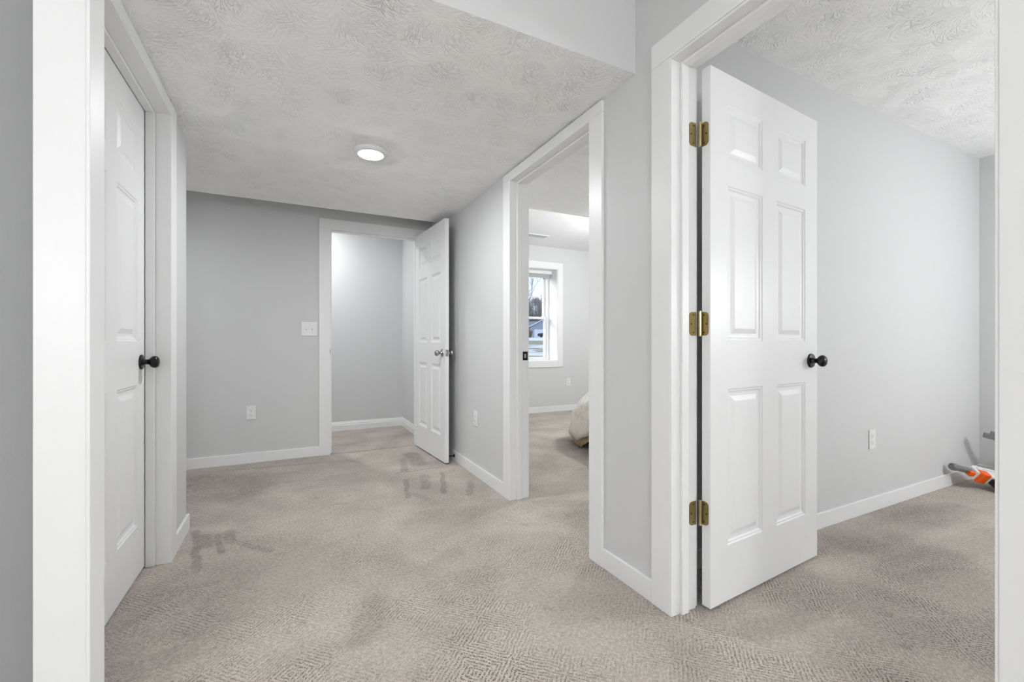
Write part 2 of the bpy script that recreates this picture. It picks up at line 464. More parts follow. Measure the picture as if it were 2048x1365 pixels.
# black strike plate with a rectangular bolt hole
b = bm_new()
yy0, yy1 = 2.4885, 2.4900
for (x0, x1, z0, z1) in ((1.336, 1.346, 0.893, 0.951), (1.362, 1.372, 0.893, 0.951), (1.346, 1.362, 0.893, 0.909), (1.346, 1.362, 0.935, 0.951)):
    box(b, x0, x1, yy0, yy1, z0, z1, 0.0004)
sp = struct('strike_plate', b, M['black'], t2, label='black strike plate')
b = bm_new(); box(b, 1.3465, 1.3615, 2.4889, 2.4899, 0.9095, 0.9345)
struct('bolt_hole', b, M['nickel'], sp)

b = bm_new()
box(b, 0.222, 0.312, 4.247, YB, 0, 2.040, BV); box(b, 1.107, 1.197, 4.247, YB, 0, 2.040, BV); box(b, 0.222, 1.197, 4.247, YB, 2.0406, 2.125, BV)
t3 = struct('trim_3', b, M['trim'], label='white flat casing around the doorway at the hall end')
b = bm_new()
box(b, 0.3075, 0.317, 4.249, 4.369, 0, 2.0425, 0.001); box(b, 1.102, 1.1115, 4.249, 4.369, 0, 2.0425, 0.001)
box(b, 0.317, 1.102, 4.249, 4.369, 2.033, 2.0425, 0.001)
struct('door_jamb', b, M['trim'], t3)
b = bm_new()
box(b, 0.3172, 0.329, 4.290, 4.326, 0, 2.0328, 0.003); box(b, 1.090, 1.1018, 4.290, 4.326, 0, 2.0328, 0.003); box(b, 0.329, 1.090, 4.290, 4.326, 2.021, 2.0328, 0.003)
struct('stop_strip', b, M['trim'], t3)
b = bm_new(); box(b, 0.3168, 0.3180, 4.246, 4.276, 0.900, 0.957, 0.0003); box(b, 0.312, 0.3178, 4.2462, 4.2475, 0.912, 0.945, 0.0003)
struct('strike_plate', b, M['nickel'], t3, label='small nickel strike plate')

t4_ = casing_x('trim_4', -0.487, XL, 1.667, 2.493, 0.092, 2.054, 0.0505, 'white flat casing around the closed door at left')
b = bm_new()
box(b, XL2+0.002, -0.4885, 2.487, 2.4965, 0, 2.0575, 0.001); box(b, XL2+0.002, -0.4885, 1.6625, 1.672, 0, 2.0575, 0.001)
box(b, XL2+0.002, -0.4885, 1.672, 2.487, 2.048, 2.0575, 0.001)
struct('door_jamb', b, M['trim'], t4_)
b = bm_new()
box(b, -0.581, -0.547, 2.476, 2.4868, 0, 2.0478, 0.003); box(b, -0.581, -0.547, 1.6722, 1.683, 0, 2.0478, 0.003); box(b, -0.581, -0.547, 1.683, 2.476, 2.037, 2.0478, 0.003)
struct('stop_strip', b, M['trim'], t4_)

b = bm_new(); box(b, -0.514, -0.4246, 1.350, YE, 0, ZC, BV)
t5 = struct('trim_5', b, M['trim'], label='white casing board on the wall end in the left foreground')
b = bm_new(); box(b, -0.43, -0.418, 1.3525, 1.442, 0, ZS, BV)
struct('door_jamb', b, M['trim'], t5)

# ------------------------------------------------------------------ six-panel doors
def panel_door(W, H=2.030, T=0.035):
    b = bm_new()
    st = 0.108 if W > 0.78 else 0.102
    pw = (W - 3*st)/2
    xs = [0, st, st+pw, 2*st+pw, 2*st+2*pw, W]
    zs = [0, 0.213, 0.815, 1.000, 1.600, 1.705, 1.915, H]
    rings = [(0.0, 0.0), (0.004, 0.0035), (0.010, 0.0040), (0.015, 0.0085), (0.022, 0.0092), (0.030, 0.0092), (0.047, 0.0030), (0.050, 0.0022)]
    for side in (0, 1):
        def P(x, z, d): return (x, d if side == 0 else T-d, z)
        for i in range(5):
            for k in range(7):
                x0, x1, z0, z1 = xs[i], xs[i+1], zs[k], zs[k+1]
                if i in (1, 3) and k in (1, 3, 5):
                    prev = None
                    for ins, dep in rings:
                        cur = [b.verts.new(P(*q, dep)) for q in ((x0+ins, z0+ins), (x1-ins, z0+ins), (x1-ins, z1-ins), (x0+ins, z1-ins))]
                        if prev:
                            for n_ in range(4): b.faces.new((prev[n_], prev[(n_+1) % 4], cur[(n_+1) % 4], cur[n_]))
                        prev = cur
                    b.faces.new(prev)
                else:
                    b.faces.new([b.verts.new(P(*q, 0)) for q in ((x0, z0), (x1, z0), (x1, z1), (x0, z1))])
    for (x0, x1, z0, z1) in ((0, 0, 0, H), (W, W, 0, H)):
        b.faces.new([b.verts.new(q) for q in ((x0, 0, z0), (x0, T, z0), (x0, T, z1), (x0, 0, z1))])
    for z in (0, H):
        b.faces.new([b.verts.new(q) for q in ((0, 0, z), (W, 0, z), (W, T, z), (0, T, z))])
    bmesh.ops.remove_doubles(b, verts=b.verts, dist=1e-5)
    bmesh.ops.recalc_face_normals(b, faces=b.faces)
    return b

KNOB = [(0, 0), (0.0325, 0), (0.0325, 0.004), (0.030, 0.0075), (0.022, 0.0095), (0.0145, 0.011), (0.0115, 0.014), (0.0105, 0.021), (0.0115, 0.028), (0.016, 0.032),
        (0.0225, 0.037), (0.0262, 0.044), (0.0268, 0.050), (0.0248, 0.056), (0.019, 0.0615), (0.010, 0.0645), (0, 0.0655)]
def knobs(door, W, z, mat, T=0.035, label=None):
    for s in (0, 1):
        b = bm_new()
        if s == 0: m4 = Matrix.Translation((W-0.060, 0, z)) @ Matrix.Rotation(R(90), 4, 'X')
        else: m4 = Matrix.Translation((W-0.060, T, z)) @ Matrix.Rotation(R(-90), 4, 'X')
        lathe(b, KNOB[1:5] + [(0.0, 0.0096)], 40, mat4=m4)
        o = obj('rosette', b, mat, door, 40)
        b = bm_new(); lathe(b, [(0.0150, 0.0085)] + KNOB[5:], 40, mat4=m4)
        obj('door_knob', b, mat, door, 60, label=label)
    # latch on the free edge
    b = bm_new(); box(b, W-0.0002, W+0.0012, T/2-0.0125, T/2+0.0125, z-0.0285, z+0.0285, 0.0004)
    lp = obj('latch_plate', b, mat, door)
    b = bm_new(); box(b, W+0.0012, W+0.010, T/2-0.006, T/2+0.006, z-0.010, z+0.010, 0.0015)
    obj('latch_bolt', b, mat, lp)

def door(name, W, loc, rz, mat, knob_z, label, knob_label):
    o = struct(name, panel_door(W), M['door'], loc=loc, rot=(0, 0, rz))
    o['label'] = label; o['category'] = 'door'
    knobs(o, W, knob_z, mat, label=knob_label)
    return o

d1 = door('door_1', 0.805, (1.394, 1.120, 0.012), R(4.4), M['black'], 0.912, 'white six-panel door standing open into the room at right, three brass hinges', 'black round knob')
d2 = door('door_2', 0.764, (1.0850, 4.240, 0.012), R(-86.15), M['nickel'], 0.912, 'white six-panel door folded back to the right wall at the hall end, metal knob', 'satin metal knob')
d3 = door('door_3', 0.809, (-0.583, 1.6750, 0.012), R(90), M['black'], 0.910, 'closed white six-panel door in the left wall with black knob', 'black round knob')

# brass butt hinges of the open door
def round_leaf(b, w, h, t, rc, m4):
    """plate from x=0 (knuckle edge) to x=w with two rounded outer corners, in x-z"""
    pts = [(0, -h/2)]
    for k in range(7):
        a = -PI/2 + k*PI/12; pts.append((w-rc+rc*math.cos(a), -h/2+rc+rc*math.sin(a)))
    for k in range(7):
        a = k*PI/12; pts.append((w-rc+rc*math.cos(a), h/2-rc+rc*math.sin(a)))
    pts.append((0, h/2))
    prism(b, pts, 0, t, 0, mat4=m4)

bpy.context.view_layer.update()
inv = d1.matrix_world.inverted()
PIN = Vector((1.3795, 1.1535, 0))
for zc in (1.793, 1.077, 0.362):
    # leaf on the door edge (faces -x, runs towards the camera), then the leaf on the jamb
    b = bm_new()
    dirn = d1.matrix_world.to_3x3() @ Vector((0, -1, 0))          # along the slab edge, towards its front
    nrm = d1.matrix_world.to_3x3() @ Vector((-1, 0, 0))
    org = d1.matrix_world @ Vector((0, 0.036, 0)); org.z = zc
    m4 = Matrix((( dirn.x, nrm.x, 0, org.x), (dirn.y, nrm.y, 0, org.y), (0, 0, 1, zc), (0, 0, 0, 1)))
    round_leaf(b, 0.029, 0.089, 0.0018, 0.014, inv @ m4)
    o4 = Vector((org.x-0.0005, org.y+0.0, zc))
    tube(b, [inv @ Vector((org.x, org.y, zc-0.0445)), inv @ Vector((org.x, org.y, zc+0.0445))], 0.0014, 6)
    bmesh.ops.recalc_face_normals(b, faces=b.faces)
    hg = obj('hinge', b, M['brass'], d1, 30, label='antique brass butt hinge')
    b = bm_new()
    m4j = Matrix(((-1, 0, 0, 1.3695), (0, -1, 0, 1.1652), (0, 0, 1, zc), (0, 0, 0, 1)))
    round_leaf(b, 0.036, 0.089, 0.0018, 0.014, inv @ m4j)
    bmesh.ops.recalc_face_normals(b, faces=b.faces)
    obj('jamb_leaf', b, M['brass'], hg, 30)
    b = bm_new()
    pl = inv @ Vector((PIN.x, PIN.y, zc))
    lathe(b, [(0, -0.0475), (0.004, -0.0475), (0.0062, -0.0445), (0.0062, 0.0445), (0.0068, 0.0455), (0.0068, 0.0475), (0.0045, 0.0495), (0, 0.0500)], 20, mat4=Matrix.Translation(pl))
    obj('hinge_pin', b, M['brass_pin'], hg, 30, label='bright brass hinge pin')
    b = bm_new()
    for (u, w_) in ((0.012, 0.033), (0.024, 0.0), (0.012, -0.033)):
        p0 = Vector((1.3695-u-0.002, 1.1652-0.0017, zc+w_))
        q = inv @ p0; n_ = (inv.to_3x3() @ Vector((0, -1, 0)))
        rq = n_.to_track_quat('Z', 'Y').to_matrix().to_4x4()
        lathe(b, [(0, 0), (0.0034, 0), (0.0030, 0.0006), (0, 0.0006)], 12, mat4=Matrix.Translation(q) @ rq)
        p1 = org + dirn*(u*0.85) + nrm*0.0017; p1.z = zc+w_
        q = inv @ p1; n_ = Vector((-1, 0, 0)); rq = n_.to_track_quat('Z', 'Y').to_matrix().to_4x4()
        lathe(b, [(0, 0), (0.0034, 0), (0.0030, 0.0006), (0, 0.0006)], 12, mat4=Matrix.Translation(q) @ rq)
    obj('hinge_screws', b, M['dark'], hg)

# ------------------------------------------------------------------ lamps
def lathe_lamp(name, loc, label, k=1.0):
    o = empty(name, loc); tag(o, label, 'ceiling light', 'flush ceiling lights')
    b = bm_new(); lathe(b, [(0.066, -0.001), (0.094, -0.0005), (0.0955, -0.006), (0.092, -0.013), (0.080, -0.020), (0.069, -0.0225), (0.0665, -0.018)], 56)
    obj('trim_ring', b, M['plastic'], o, 50)
    b = bm_new(); lathe(b, [(0.0675, -0.0185), (0.058, -0.0245), (0.035, -0.0292), (0, -0.0305)], 28)
    mm = mat_emit('lamp_lens', 620.0*k)
    obj('lens', b, mm, o, 60, label='glowing frosted lens')
    return o
lathe_lamp('ceiling_light', (0.408, 2.600, ZS), 'round flush ceiling light glowing in the low hall ceiling', 0.37)
lathe_lamp('ceiling_light', (-1.45, 3.55, ZS), 'unseen round flush ceiling light added in the branch of the hall behind the left wall', 0.22)  # unseen lamp added to brighten the left of the end wall
lathe_lamp('ceiling_light', (0.05, 4.95, ZC), 'round flush ceiling light inside the space behind the hall end doorway', 0.38)
M['cord'] = plain('white_cord', (0.75, 0.75, 0.75), 0.6)
def pendant(loc, flux, label, zc=ZC):
    """unseen fill light, added: globe hung from the full ceiling in another room"""
    o = empty('fill_pendant', (loc[0], loc[1], zc)); tag(o, label, 'pendant light', 'added globe pendants')
    zg = loc[2]-zc; rg = 0.11
    b = bm_new(); lathe(b, [(0, 0), (0.06, 0), (0.058, -0.015), (0.02, -0.028), (0, -0.028)], 24); obj('canopy', b, M['nickel'], o, 40)
    b = bm_new(); tube(b, [(0, 0, -0.02), (0, 0, zg+rg+0.01)], 0.004, 8); obj('cord', b, M['cord'], o, 60)
    b = bm_new(); lathe(b, [(0, zg+rg+0.035), (0.022, zg+rg+0.035), (0.030, zg+rg-0.01), (0, zg+rg-0.01)], 20); obj('socket_cap', b, M['nickel'], o, 40)
    b = bm_new(); lathe(b, [(0 if k in (0, 8) else rg*math.sin(PI*k/8), zg+rg*math.cos(PI*k/8)) for k in range(9)], 16)
    obj('globe', b, mat_emit('fill_globe_glass', flux/(PI*4*PI*rg*rg)), o, 180, label='glowing white globe of the added pendant')
    return o
pendant((3.5, 3.35, 2.00), 58, 'unseen white globe pendant added in the bedroom')  # added out of view to lift the bedroom ceiling and walls
def fill_floor_lamp(x, y, zg, flux, label):
    """added fill light: unseen standing globe lamp beside or behind the viewer"""
    o = empty('fill_floor_lamp', (x, y, 0)); tag(o, label, 'added fill light', 'added standing globes')
    rg = 0.19
    b = bm_new(); lathe(b, [(0, 0), (0.14, 0), (0.14, 0.012), (0.05, 0.026), (0.012, 0.04), (0, 0.04)], 32); obj('base', b, M['nickel'], o, 40)
    b = bm_new(); tube(b, [(0, 0, 0.03), (0, 0, zg-rg-0.02)], 0.011, 12); obj('pole', b, M['nickel'], o, 60)
    b = bm_new(); lathe(b, [(0, zg-rg-0.03), (0.030, zg-rg-0.03), (0.045, zg-rg+0.012), (0, zg-rg+0.012)], 20); obj('socket_cup', b, M['nickel'], o, 40)
    b = bm_new(); lathe(b, [(0 if k in (0, 8) else rg*math.sin(PI*k/8), zg+rg*math.cos(PI*k/8)) for k in range(9)], 16)
    obj('fill_lamp_shade', b, mat_emit('fill_shade_glass', flux/(PI*4*PI*rg*rg)), o, 180, label='glowing white globe shade of the added lamp')
    return o
fill_floor_lamp(0.0, -1.9, 1.40, 42, 'unseen standing globe lamp added in the near room, on the side of the open door')  # added fill light behind the camera, low enough to reach the hall ceiling
fill_floor_lamp(-1.7, -1.9, 1.40, 43, 'unseen standing globe lamp added in the near room, on its far left side')  # second added fill light behind the camera
fill_floor_lamp(3.8, -0.50, 1.40, 46, 'unseen standing globe lamp added in the side room at right')  # added fill light, shines through the doorway onto the left jamb and ceiling

# ------------------------------------------------------------------ wall plates
def outlet(loc, rz, label):
    o = empty('wall_outlet', loc, rz); tag(o, label, 'outlet', 'duplex wall outlets')
    b = bm_new(); box(b, -0.035, 0.035, -0.0062, 0, -0.0575, 0.0575, 0.0022)
    obj('cover_plate', b, M['plastic'], o)
    for s in (-1, 1):
        b = bm_new()
        pts = [(0.0165*math.cos(a)*1.0, max(-0.0142, min(0.0142, 0.0172*math.sin(a)))) for a in [2*PI*k/32 for k in range(32)]]
        prism(b, pts, -0.0078, -0.0055, 0, mat4=Matrix.Translation((0, 0, s*0.0195)))
        rc = obj('receptacle', b, M['plastic'], o)
        b = bm_new(); z = s*0.0195
        box(b, -0.0075, -0.0055, -0.0081, -0.0070, z-0.002, z+0.006); box(b, 0.0055, 0.0075, -0.0081, -0.0070, z-0.001, z+0.0055)
        lathe(b, [(0, 0), (0.0026, 0), (0.0026, 0.0011), (0, 0.0011)], 12, mat4=Matrix.Translation((0, -0.0070, z-0.0072)) @ Matrix.Rotation(R(90), 4, 'X'))
        obj('outlet_slots', b, M['dark'], rc)
    b = bm_new(); lathe(b, [(0, 0), (0.003, 0), (0.0025, 0.0008), (0, 0.001)], 12, mat4=Matrix.Translation((0, -0.0062, 0)) @ Matrix.Rotation(R(90), 4, 'X'))
    obj('plate_screw', b, M['plastic'], o)
    return o
o1 = outlet((-0.299, YB, 0.423), 0, 'white duplex outlet low on the grey wall at the hall end')
dup(o1, (XR, 3.090, 0.433), R(-90), 'white duplex outlet on the right hall wall, between far door and bedroom doorway')
dup(o1, (3.105, YP, 0.430), 0, 'white duplex outlet on the long wall of the room at right')
dup(o1, (3.705, YW, 0.430), 0, 'white duplex outlet under the bedroom window, right of the casing')

sw = tag(empty('light_switch', (0.144, YB, 1.132)), 'white two-gang light switch plate beside the hall end doorway', 'light switch')
b = bm_new(); box(b, -0.064, 0.064, -0.0062, 0, -0.0625, 0.0625, 0.0022); obj('cover_plate', b, M['plastic'], sw)
for s in (-1, 1):
    b = bm_new()
    box(b, -0.0052, 0.0052, -0.0068, -0.006, -0.0125, 0.0125, 0.0002)
    fr = obj('toggle_frame', b, M['plastic'], sw, loc=(s*0.023, 0, 0))
    b = bm_new(); box(b, -0.0036, 0.0036, -0.0075, -0.0066, -0.0095, 0.0095); obj('toggle_slot', b, M['shade'], fr)
    b = bm_new(); prism(b, [(-0.0032, -0.0045), (0.0032, -0.0045), (0.0026, 0.0045), (-0.0026, 0.0045)], -0.017, -0.006, 0.0006,
                        mat4=Matrix.Rotation(R(-24), 4, 'X')); obj('toggle', b, M['plastic'], fr)
for s in (-1, 1):
    for q in (-1, 1):
        b = bm_new(); lathe(b, [(0, 0), (0.003, 0), (0.0025, 0.0008), (0, 0.001)], 12, mat4=Matrix.Translation((s*0.023, -0.0062, q*0.030)) @ Matrix.Rotation(R(90), 4, 'X'))
        obj('plate_screw', b, M['plastic'], sw)

# rigid door stop on the right baseboard
ds = tag(empty('door_stop', (XR-0.013, 3.548, 0.046), 0, rot=(0, R(-90), 0)), 'black rigid door stop on the baseboard behind the far door', 'door stop')
b = bm_new(); lathe(b, [(0, 0), (0.0145, 0), (0.0145, 0.003), (0.009, 0.007), (0.0055, 0.010), (0.0055, 0.052), (0, 0.052)], 24); obj('stem', b, M['black'], ds, 40)
b = bm_new(); lathe(b, [(0, 0.050), (0.009, 0.050), (0.0095, 0.058), (0.007, 0.064), (0, 0.065)], 24); obj('bumper_tip', b, M['dark'], ds, 40)

# ------------------------------------------------------------------ bedroom window
b = bm_new()
x0, x1, z0, z1 = 2.60, 3.515, 0.745, 2.103
box(b, x0, x0+0.010, YW-0.001, 5.70, z0, z1); box(b, x1-0.010, x1, YW-0.001, 5.70, z0, z1)
box(b, x0+0.010, x1-0.010, YW-0.001, 5.70, z0, z0+0.010); box(b, x0+0.010, x1-0.010, YW-0.001, 5.70, z1-0.010, z1)
w1 = struct('window_1', b, M['trim'], label='white double-hung bedroom window in a deep reveal')
b = bm_new()
for q in ((x0, x0+0.050), (x1-0.050, x1)): box(b, q[0], q[1], 5.695, 5.785, z0, z1, 0.003)
box(b, x0+0.050, x1-0.050, 5.6955, 5.785, z0, z0+0.028); box(b, x0+0.050, x1-0.050, 5.6955, 5.785, z1-0.04, z1)
struct('window_frame', b, M['vinyl'], w1)
def sash(zl, zh, y0, y1, muntin):
    b = bm_new(); a, c = x0+0.0505, x1-0.0505
    box(b, a, a+0.034, y0, y1, zl, zh, 0.003); box(b, c-0.034, c, y0, y1, zl, zh, 0.003)
    box(b, a+0.034, c-0.034, y0+0.0004, y1, zl, zl+0.030); box(b, a+0.034, c-0.034, y0+0.0004, y1, zh-0.034, zh)
    if muntin: box(b, a+0.0341, c-0.0341, y0+0.012, y1-0.006, muntin-0.007, muntin+0.007, 0.002)
    s = struct('sash', b, M['vinyl'], w1)
    b = bm_new(); ym = (y0+y1)/2; box(b, a+0.0342, c-0.0342, ym-0.002, ym+0.002, zl+0.0302, zh-0.0342)
    struct('glass_pane', b, M['glass'], s)
    return s
sash(0.772, 1.405, 5.705, 5.738, None)
s_ = sash(1.372, 2.064, 5.742, 5.775, 1.712)
b = bm_new(); box(b, 3.395, 3.425, 5.706, 5.734, 1.4052, 1.417, 0.003); struct('sash_lock', b, M['vinyl'], w1)
b = bm_new()
box(b, 2.512, 2.601, YW-0.015, YW, 0.655, 2.190, BV); box(b, 3.514, 3.603, YW-0.015, YW, 0.655, 2.190, BV)
box(b, 2.601, 3.514, YW-0.015, YW, 2.1015, 2.190, BV); box(b, 2.601, 3.514, YW-0.015, YW, 0.655, 0.746, BV)
struct('trim_6', b, M['trim'], label='white picture-frame casing around the bedroom window')
rs = tag(empty('roller_shade', (3.055, 5.63, 2.092)), 'grey roller shade rolled up at the top of the bedroom window', 'roller shade')
b = bm_new(); box(b, -0.447, 0.447, -0.030, 0.025, -0.052, -0.001, 0.004); obj('headrail', b, M['vinyl'], rs, label='white headrail')
b = bm_new(); box(b, -0.436, 0.436, 0.004, 0.0075, -0.094, -0.050); obj('shade_fabric', b, M['shade'], rs)
b = bm_new(); box(b, -0.438, 0.438, 0.000, 0.012, -0.106, -0.092, 0.003); obj('hem_bar', b, M['shade'], rs)
# ceiling register
cv = tag(empty('ceiling_vent', (2.86, 4.95, ZC)), 'white slotted air vent in the bedroom ceiling', 'vent')
b = bm_new(); box(b, -0.16, 0.16, -0.065, 0.065, -0.006, 0, 0.002); obj('vent_plate', b, M['plastic'], cv)
for k in range(6):
    b = bm_new(); box(b, -0.14, 0.14, -0.003, 0.003, -0.009, -0.005); obj('slat', b, M['shade'], cv, loc=(0, -0.045+k*0.018, 0))

# ------------------------------------------------------------------ bed
M['comf'] = mat_comforter('comforter_print', (0.84, 0.80, 0.72), (0.66, 0.64, 0.56), (0.82, 0.68, 0.50), 7.0)
M['tan'] = mat_comforter('tan_print', (0.50, 0.36, 0.20), (0.66, 0.54, 0.36), (0.30, 0.20, 0.10), 34.0)
M['mattress'] = plain('mattress_cloth', (0.72, 0.71, 0.68), 0.9, var=0.03)
M['espresso'] = plain('espresso_wood', (0.025, 0.017, 0.013), 0.4, var=0.2, scale=12)
bed = tag(empty('bed', (3.32, 2.70, 0)), 'bed with dark legs seen through the bedroom doorway, covers hanging low', 'bed')
b = bm_new(); box(b, -0.69, 0.69, -1.0, 0.885, 0.17, 0.27, 0.006); obj('bed_frame', b, M['espresso'], bed)
for sx in (-1, 1):
    for sy in (-1, 1):
        b = bm_new(); t = Matrix.Translation((sx*0.67, sy*0.86, 0))
        lathe(b, [(0, 0), (0.026, 0), (0.032, 0.09), (0.034, 0.171), (0, 0.171)], 20, mat4=t); obj('leg', b, M['espresso'], bed, 40)
b = bm_new(); box(b, -0.545, 0.545, -0.99, 0.69, 0.271, 0.50, 0.05, 4); obj('mattress', b, M['mattress'], bed, 40)
b = bm_new(); box(b, -0.76, 0.76, -1.055, -1.01, 0, 1.0, 0.012); obj('headboard', b, M['espresso'], bed)

def drape(xi, yi, rx, ry, ztop, hem, wav, seed, amp):
    """cloth over the foot end: inner edge at x=xi (left) / y=yi (foot), mirrored on the right side; hem(s) gives the lower edge"""
    b = bmesh.new(); cols = []
    y_start, x_right = 1.72, 3.86
    path = []
    n1 = 44
    for k in range(n1): path.append(((xi, y_start+(yi-y_start)*k/(n1-1)), (-1, 0), k/(n1-1), 0))
    for k in range(1, 13):
        a = PI - k*(PI/2)/12; path.append(((xi, yi), (math.cos(a), math.sin(a)), 1, k/12))
    for k in range(1, 30): path.append(((xi+(x_right-xi)*k/29, yi), (0, 1), 1, 1+k/29))
    for k in range(1, 13):
        a = PI/2 - k*(PI/2)/12; path.append(((x_right, yi), (math.cos(a), math.sin(a)), 1, 2+k/12))
    for k in range(1, n1): path.append(((x_right, yi+(y_start-yi)*k/(n1-1)), (1, 0), 1-k/(n1-1), 3))
    m = 16
    for i, ((px, py), (nx, ny), s, c) in enumerate(path):
        col = []
        hz = hem(s, c)
        ps = i*0.055
        for j in range(m+1):
            a = (PI/2)*j/m
            rr = math.sin(a)**0.85; zz = hz + (ztop-hz)*math.cos(a)**0.9 if j < m else hz
            w = 1 + wav*math.sin(ps*6.0+seed)*rr + 0.5*wav*math.sin(ps*13+2*seed)*rr
            x = px + nx*rx*rr*w; y = py + ny*ry*rr*w
            q = mnoise.noise(Vector((x*7, y*7, zz*7+seed)))*amp
            col.append(b.verts.new((x+nx*q, y+ny*q, zz+q*0.6)))
        # tuck the hem under
        col.append(b.verts.new((px + nx*(rx*0.93), py + ny*(ry*0.93), hz+0.012)))
        col.append(b.verts.new((px + nx*(rx*0.80), py + ny*(ry*0.80), hz+0.06)))
        cols.append(col)
    for a, c in zip(cols[:-1], cols[1:]):
        for j in range(len(a)-1): b.faces.new((a[j], a[j+1], c[j+1], c[j]))
    bmesh.ops.remove_doubles(b, verts=b.verts, dist=1e-4)
    edge = [c[0] for c in cols if c[0].is_valid]
    # close the top with rows across the bed
    left = cols[:n1]; right = cols[-n1:][::-1]
    for k in range(n1-1):
        l0, l1, r0, r1 = left[k][0], left[k+1][0], right[k][0], right[k+1][0]
        if all(v.is_valid for v in (l0, l1, r0, r1)) and len({l0, l1, r0, r1}) == 4:
            b.faces.new((l0, l1, r1, r0))
    bmesh.ops.recalc_face_normals(b, faces=b.faces)
    bmesh.ops.triangulate(b, faces=[f for f in b.faces if len(f.verts) > 4])
    return b
def hem_c(s, c): return 0.27 - 0.18*max(0, (s-0.80)/0.20)**1.0 if c == 0 else (0.09 if c <= 1 else 0.13)
def hem_t(s, c): return 0.20 - 0.185*max(0, (s-0.82)/0.18)**1.1 if c == 0 else (0.012 + 0.06*min(1, c) if c <= 1 else 0.08)
co = obj('comforter', drape(2.785, 3.395, 0.37, 0.46, 0.565, hem_c, 0.035, 1.3, 0.035), M['comf'], None, 180)
tag(co, 'puffy cream printed comforter hanging over the foot corner of the bed', 'comforter')
bl = obj('blanket', drape(2.775, 3.42, 0.31, 0.37, 0.535, hem_t, 0.02, 4.1, 0.012), M['tan'], None, 180)
tag(bl, 'tan patterned blanket hanging to the carpet below the cream comforter', 'blanket')
for o in (co, bl):
    md = o.modifiers.new('thick', 'SOLIDIFY'); md.thickness = 0.008; md.offset = -1

# ------------------------------------------------------------------ toy blasters in the side room
M['toy_white'] = plain('toy_white', (0.78, 0.78, 0.78), 0.35, var=0.02)
M['toy_grey'] = plain('toy_grey', (0.20, 0.205, 0.21), 0.4, var=0.05)
M['toy_orange'] = plain('toy_orange', (0.95, 0.13, 0.01), 0.4, var=0.04)
M['toy_black'] = plain('toy_black', (0.012, 0.012, 0.013), 0.45)
def frame_of(o, axis_to, down_hint):
    """rotation: local +x towards axis_to, local -z as near as possible to down_hint"""
    x = Vector(axis_to).normalized(); z = -(Vector(down_hint) - x*Vector(down_hint).dot(x)).normalized(); y = z.cross(x)
    return Matrix((x, y, z)).transposed().to_euler()
tb = empty('toy_blaster', (4.262, 1.217, 0.090))
tb.rotation_euler = frame_of(tb, (-0.86, 0.37, 0.235), (-0.36, -0.72, -0.48))
tag(tb, 'white and orange toy dart blaster lying in the corner, grey barrel on the baseboard', 'toy blaster')
b = bm_new()
prism(b, [(-0.30, -0.035), (-0.30, 0.045), (-0.06, 0.052), (0.075, 0.050), (0.105, 0.030), (0.105, -0.020), (0.06, -0.048), (-0.10, -0.046)], -0.034, 0.034, 0.005)
prism(b, [(-0.26, 0.020), (-0.04, 0.026), (0.07, 0.026), (0.08, 0.010), (-0.03, 0.006), (-0.26, 0.000)], -0.039, 0.039, 0.002)
body = obj('body', b, M['toy_white'], tb)
b = bm_new(); prism(b, [(-0.22, 0.010), (0.03, 0.015), (0.03, 0.018), (-0.22, 0.013)], 0.0375, 0.0398); obj('groove', b, M['toy_grey'], body)
b = bm_new(); box(b, 0.10, 0.235, -0.017, 0.017, 0.000, 0.036, 0.009, 3); lathe(b, [(0, 0), (0.021, 0), (0.024, 0.004), (0.024, 0.035), (0.021, 0.04), (0, 0.04)], 24, mat4=Matrix.Translation((0.20, 0, 0.018)) @ Matrix.Rotation(R(90), 4, 'Y'))
obj('barrel', b, M['toy_grey'], tb, 40, label='grey barrel')
b = bm_new(); prism(b, [(0.022, -0.026), (0.025, -0.050), (0.080, -0.053), (0.090, -0.026), (0.086, 0.000), (0.024, -0.002)], -0.036, 0.041, 0.005)
mg = obj('magazine_cover', b, M['toy_orange'], tb, label='orange side cover')
b = bm_new(); box(b, 0.088, 0.135, -0.016, 0.016, -0.024, -0.001, 0.004); obj('muzzle_block', b, M['toy_orange'], tb)
b = bm_new(); prism(b, [(-0.105, -0.03), (-0.005, -0.03), (0.008, -0.045), (0.010, -0.150), (-0.085, -0.148), (-0.115, -0.06)], -0.020, 0.020, 0.006); obj('grip', b, M['toy_black'], tb, label='black grip')
b = bm_new(); prism(b, [(-0.30, 0.045), (-0.22, 0.072), (-0.06, 0.070), (0.05, 0.050), (0.05, 0.046), (-0.06, 0.060), (-0.22, 0.060), (-0.29, 0.040)], -0.008, 0.008, 0.002); obj('top_rail', b, M['toy_black'], tb)
b = bm_new(); tube(b, [(-0.056, 0, -0.060), (-0.050, 0, -0.085), (-0.040, 0, -0.080), (-0.040, 0, -0.044)], 0.004, 8); obj('trigger_guard', b, M['toy_grey'], tb, 60)

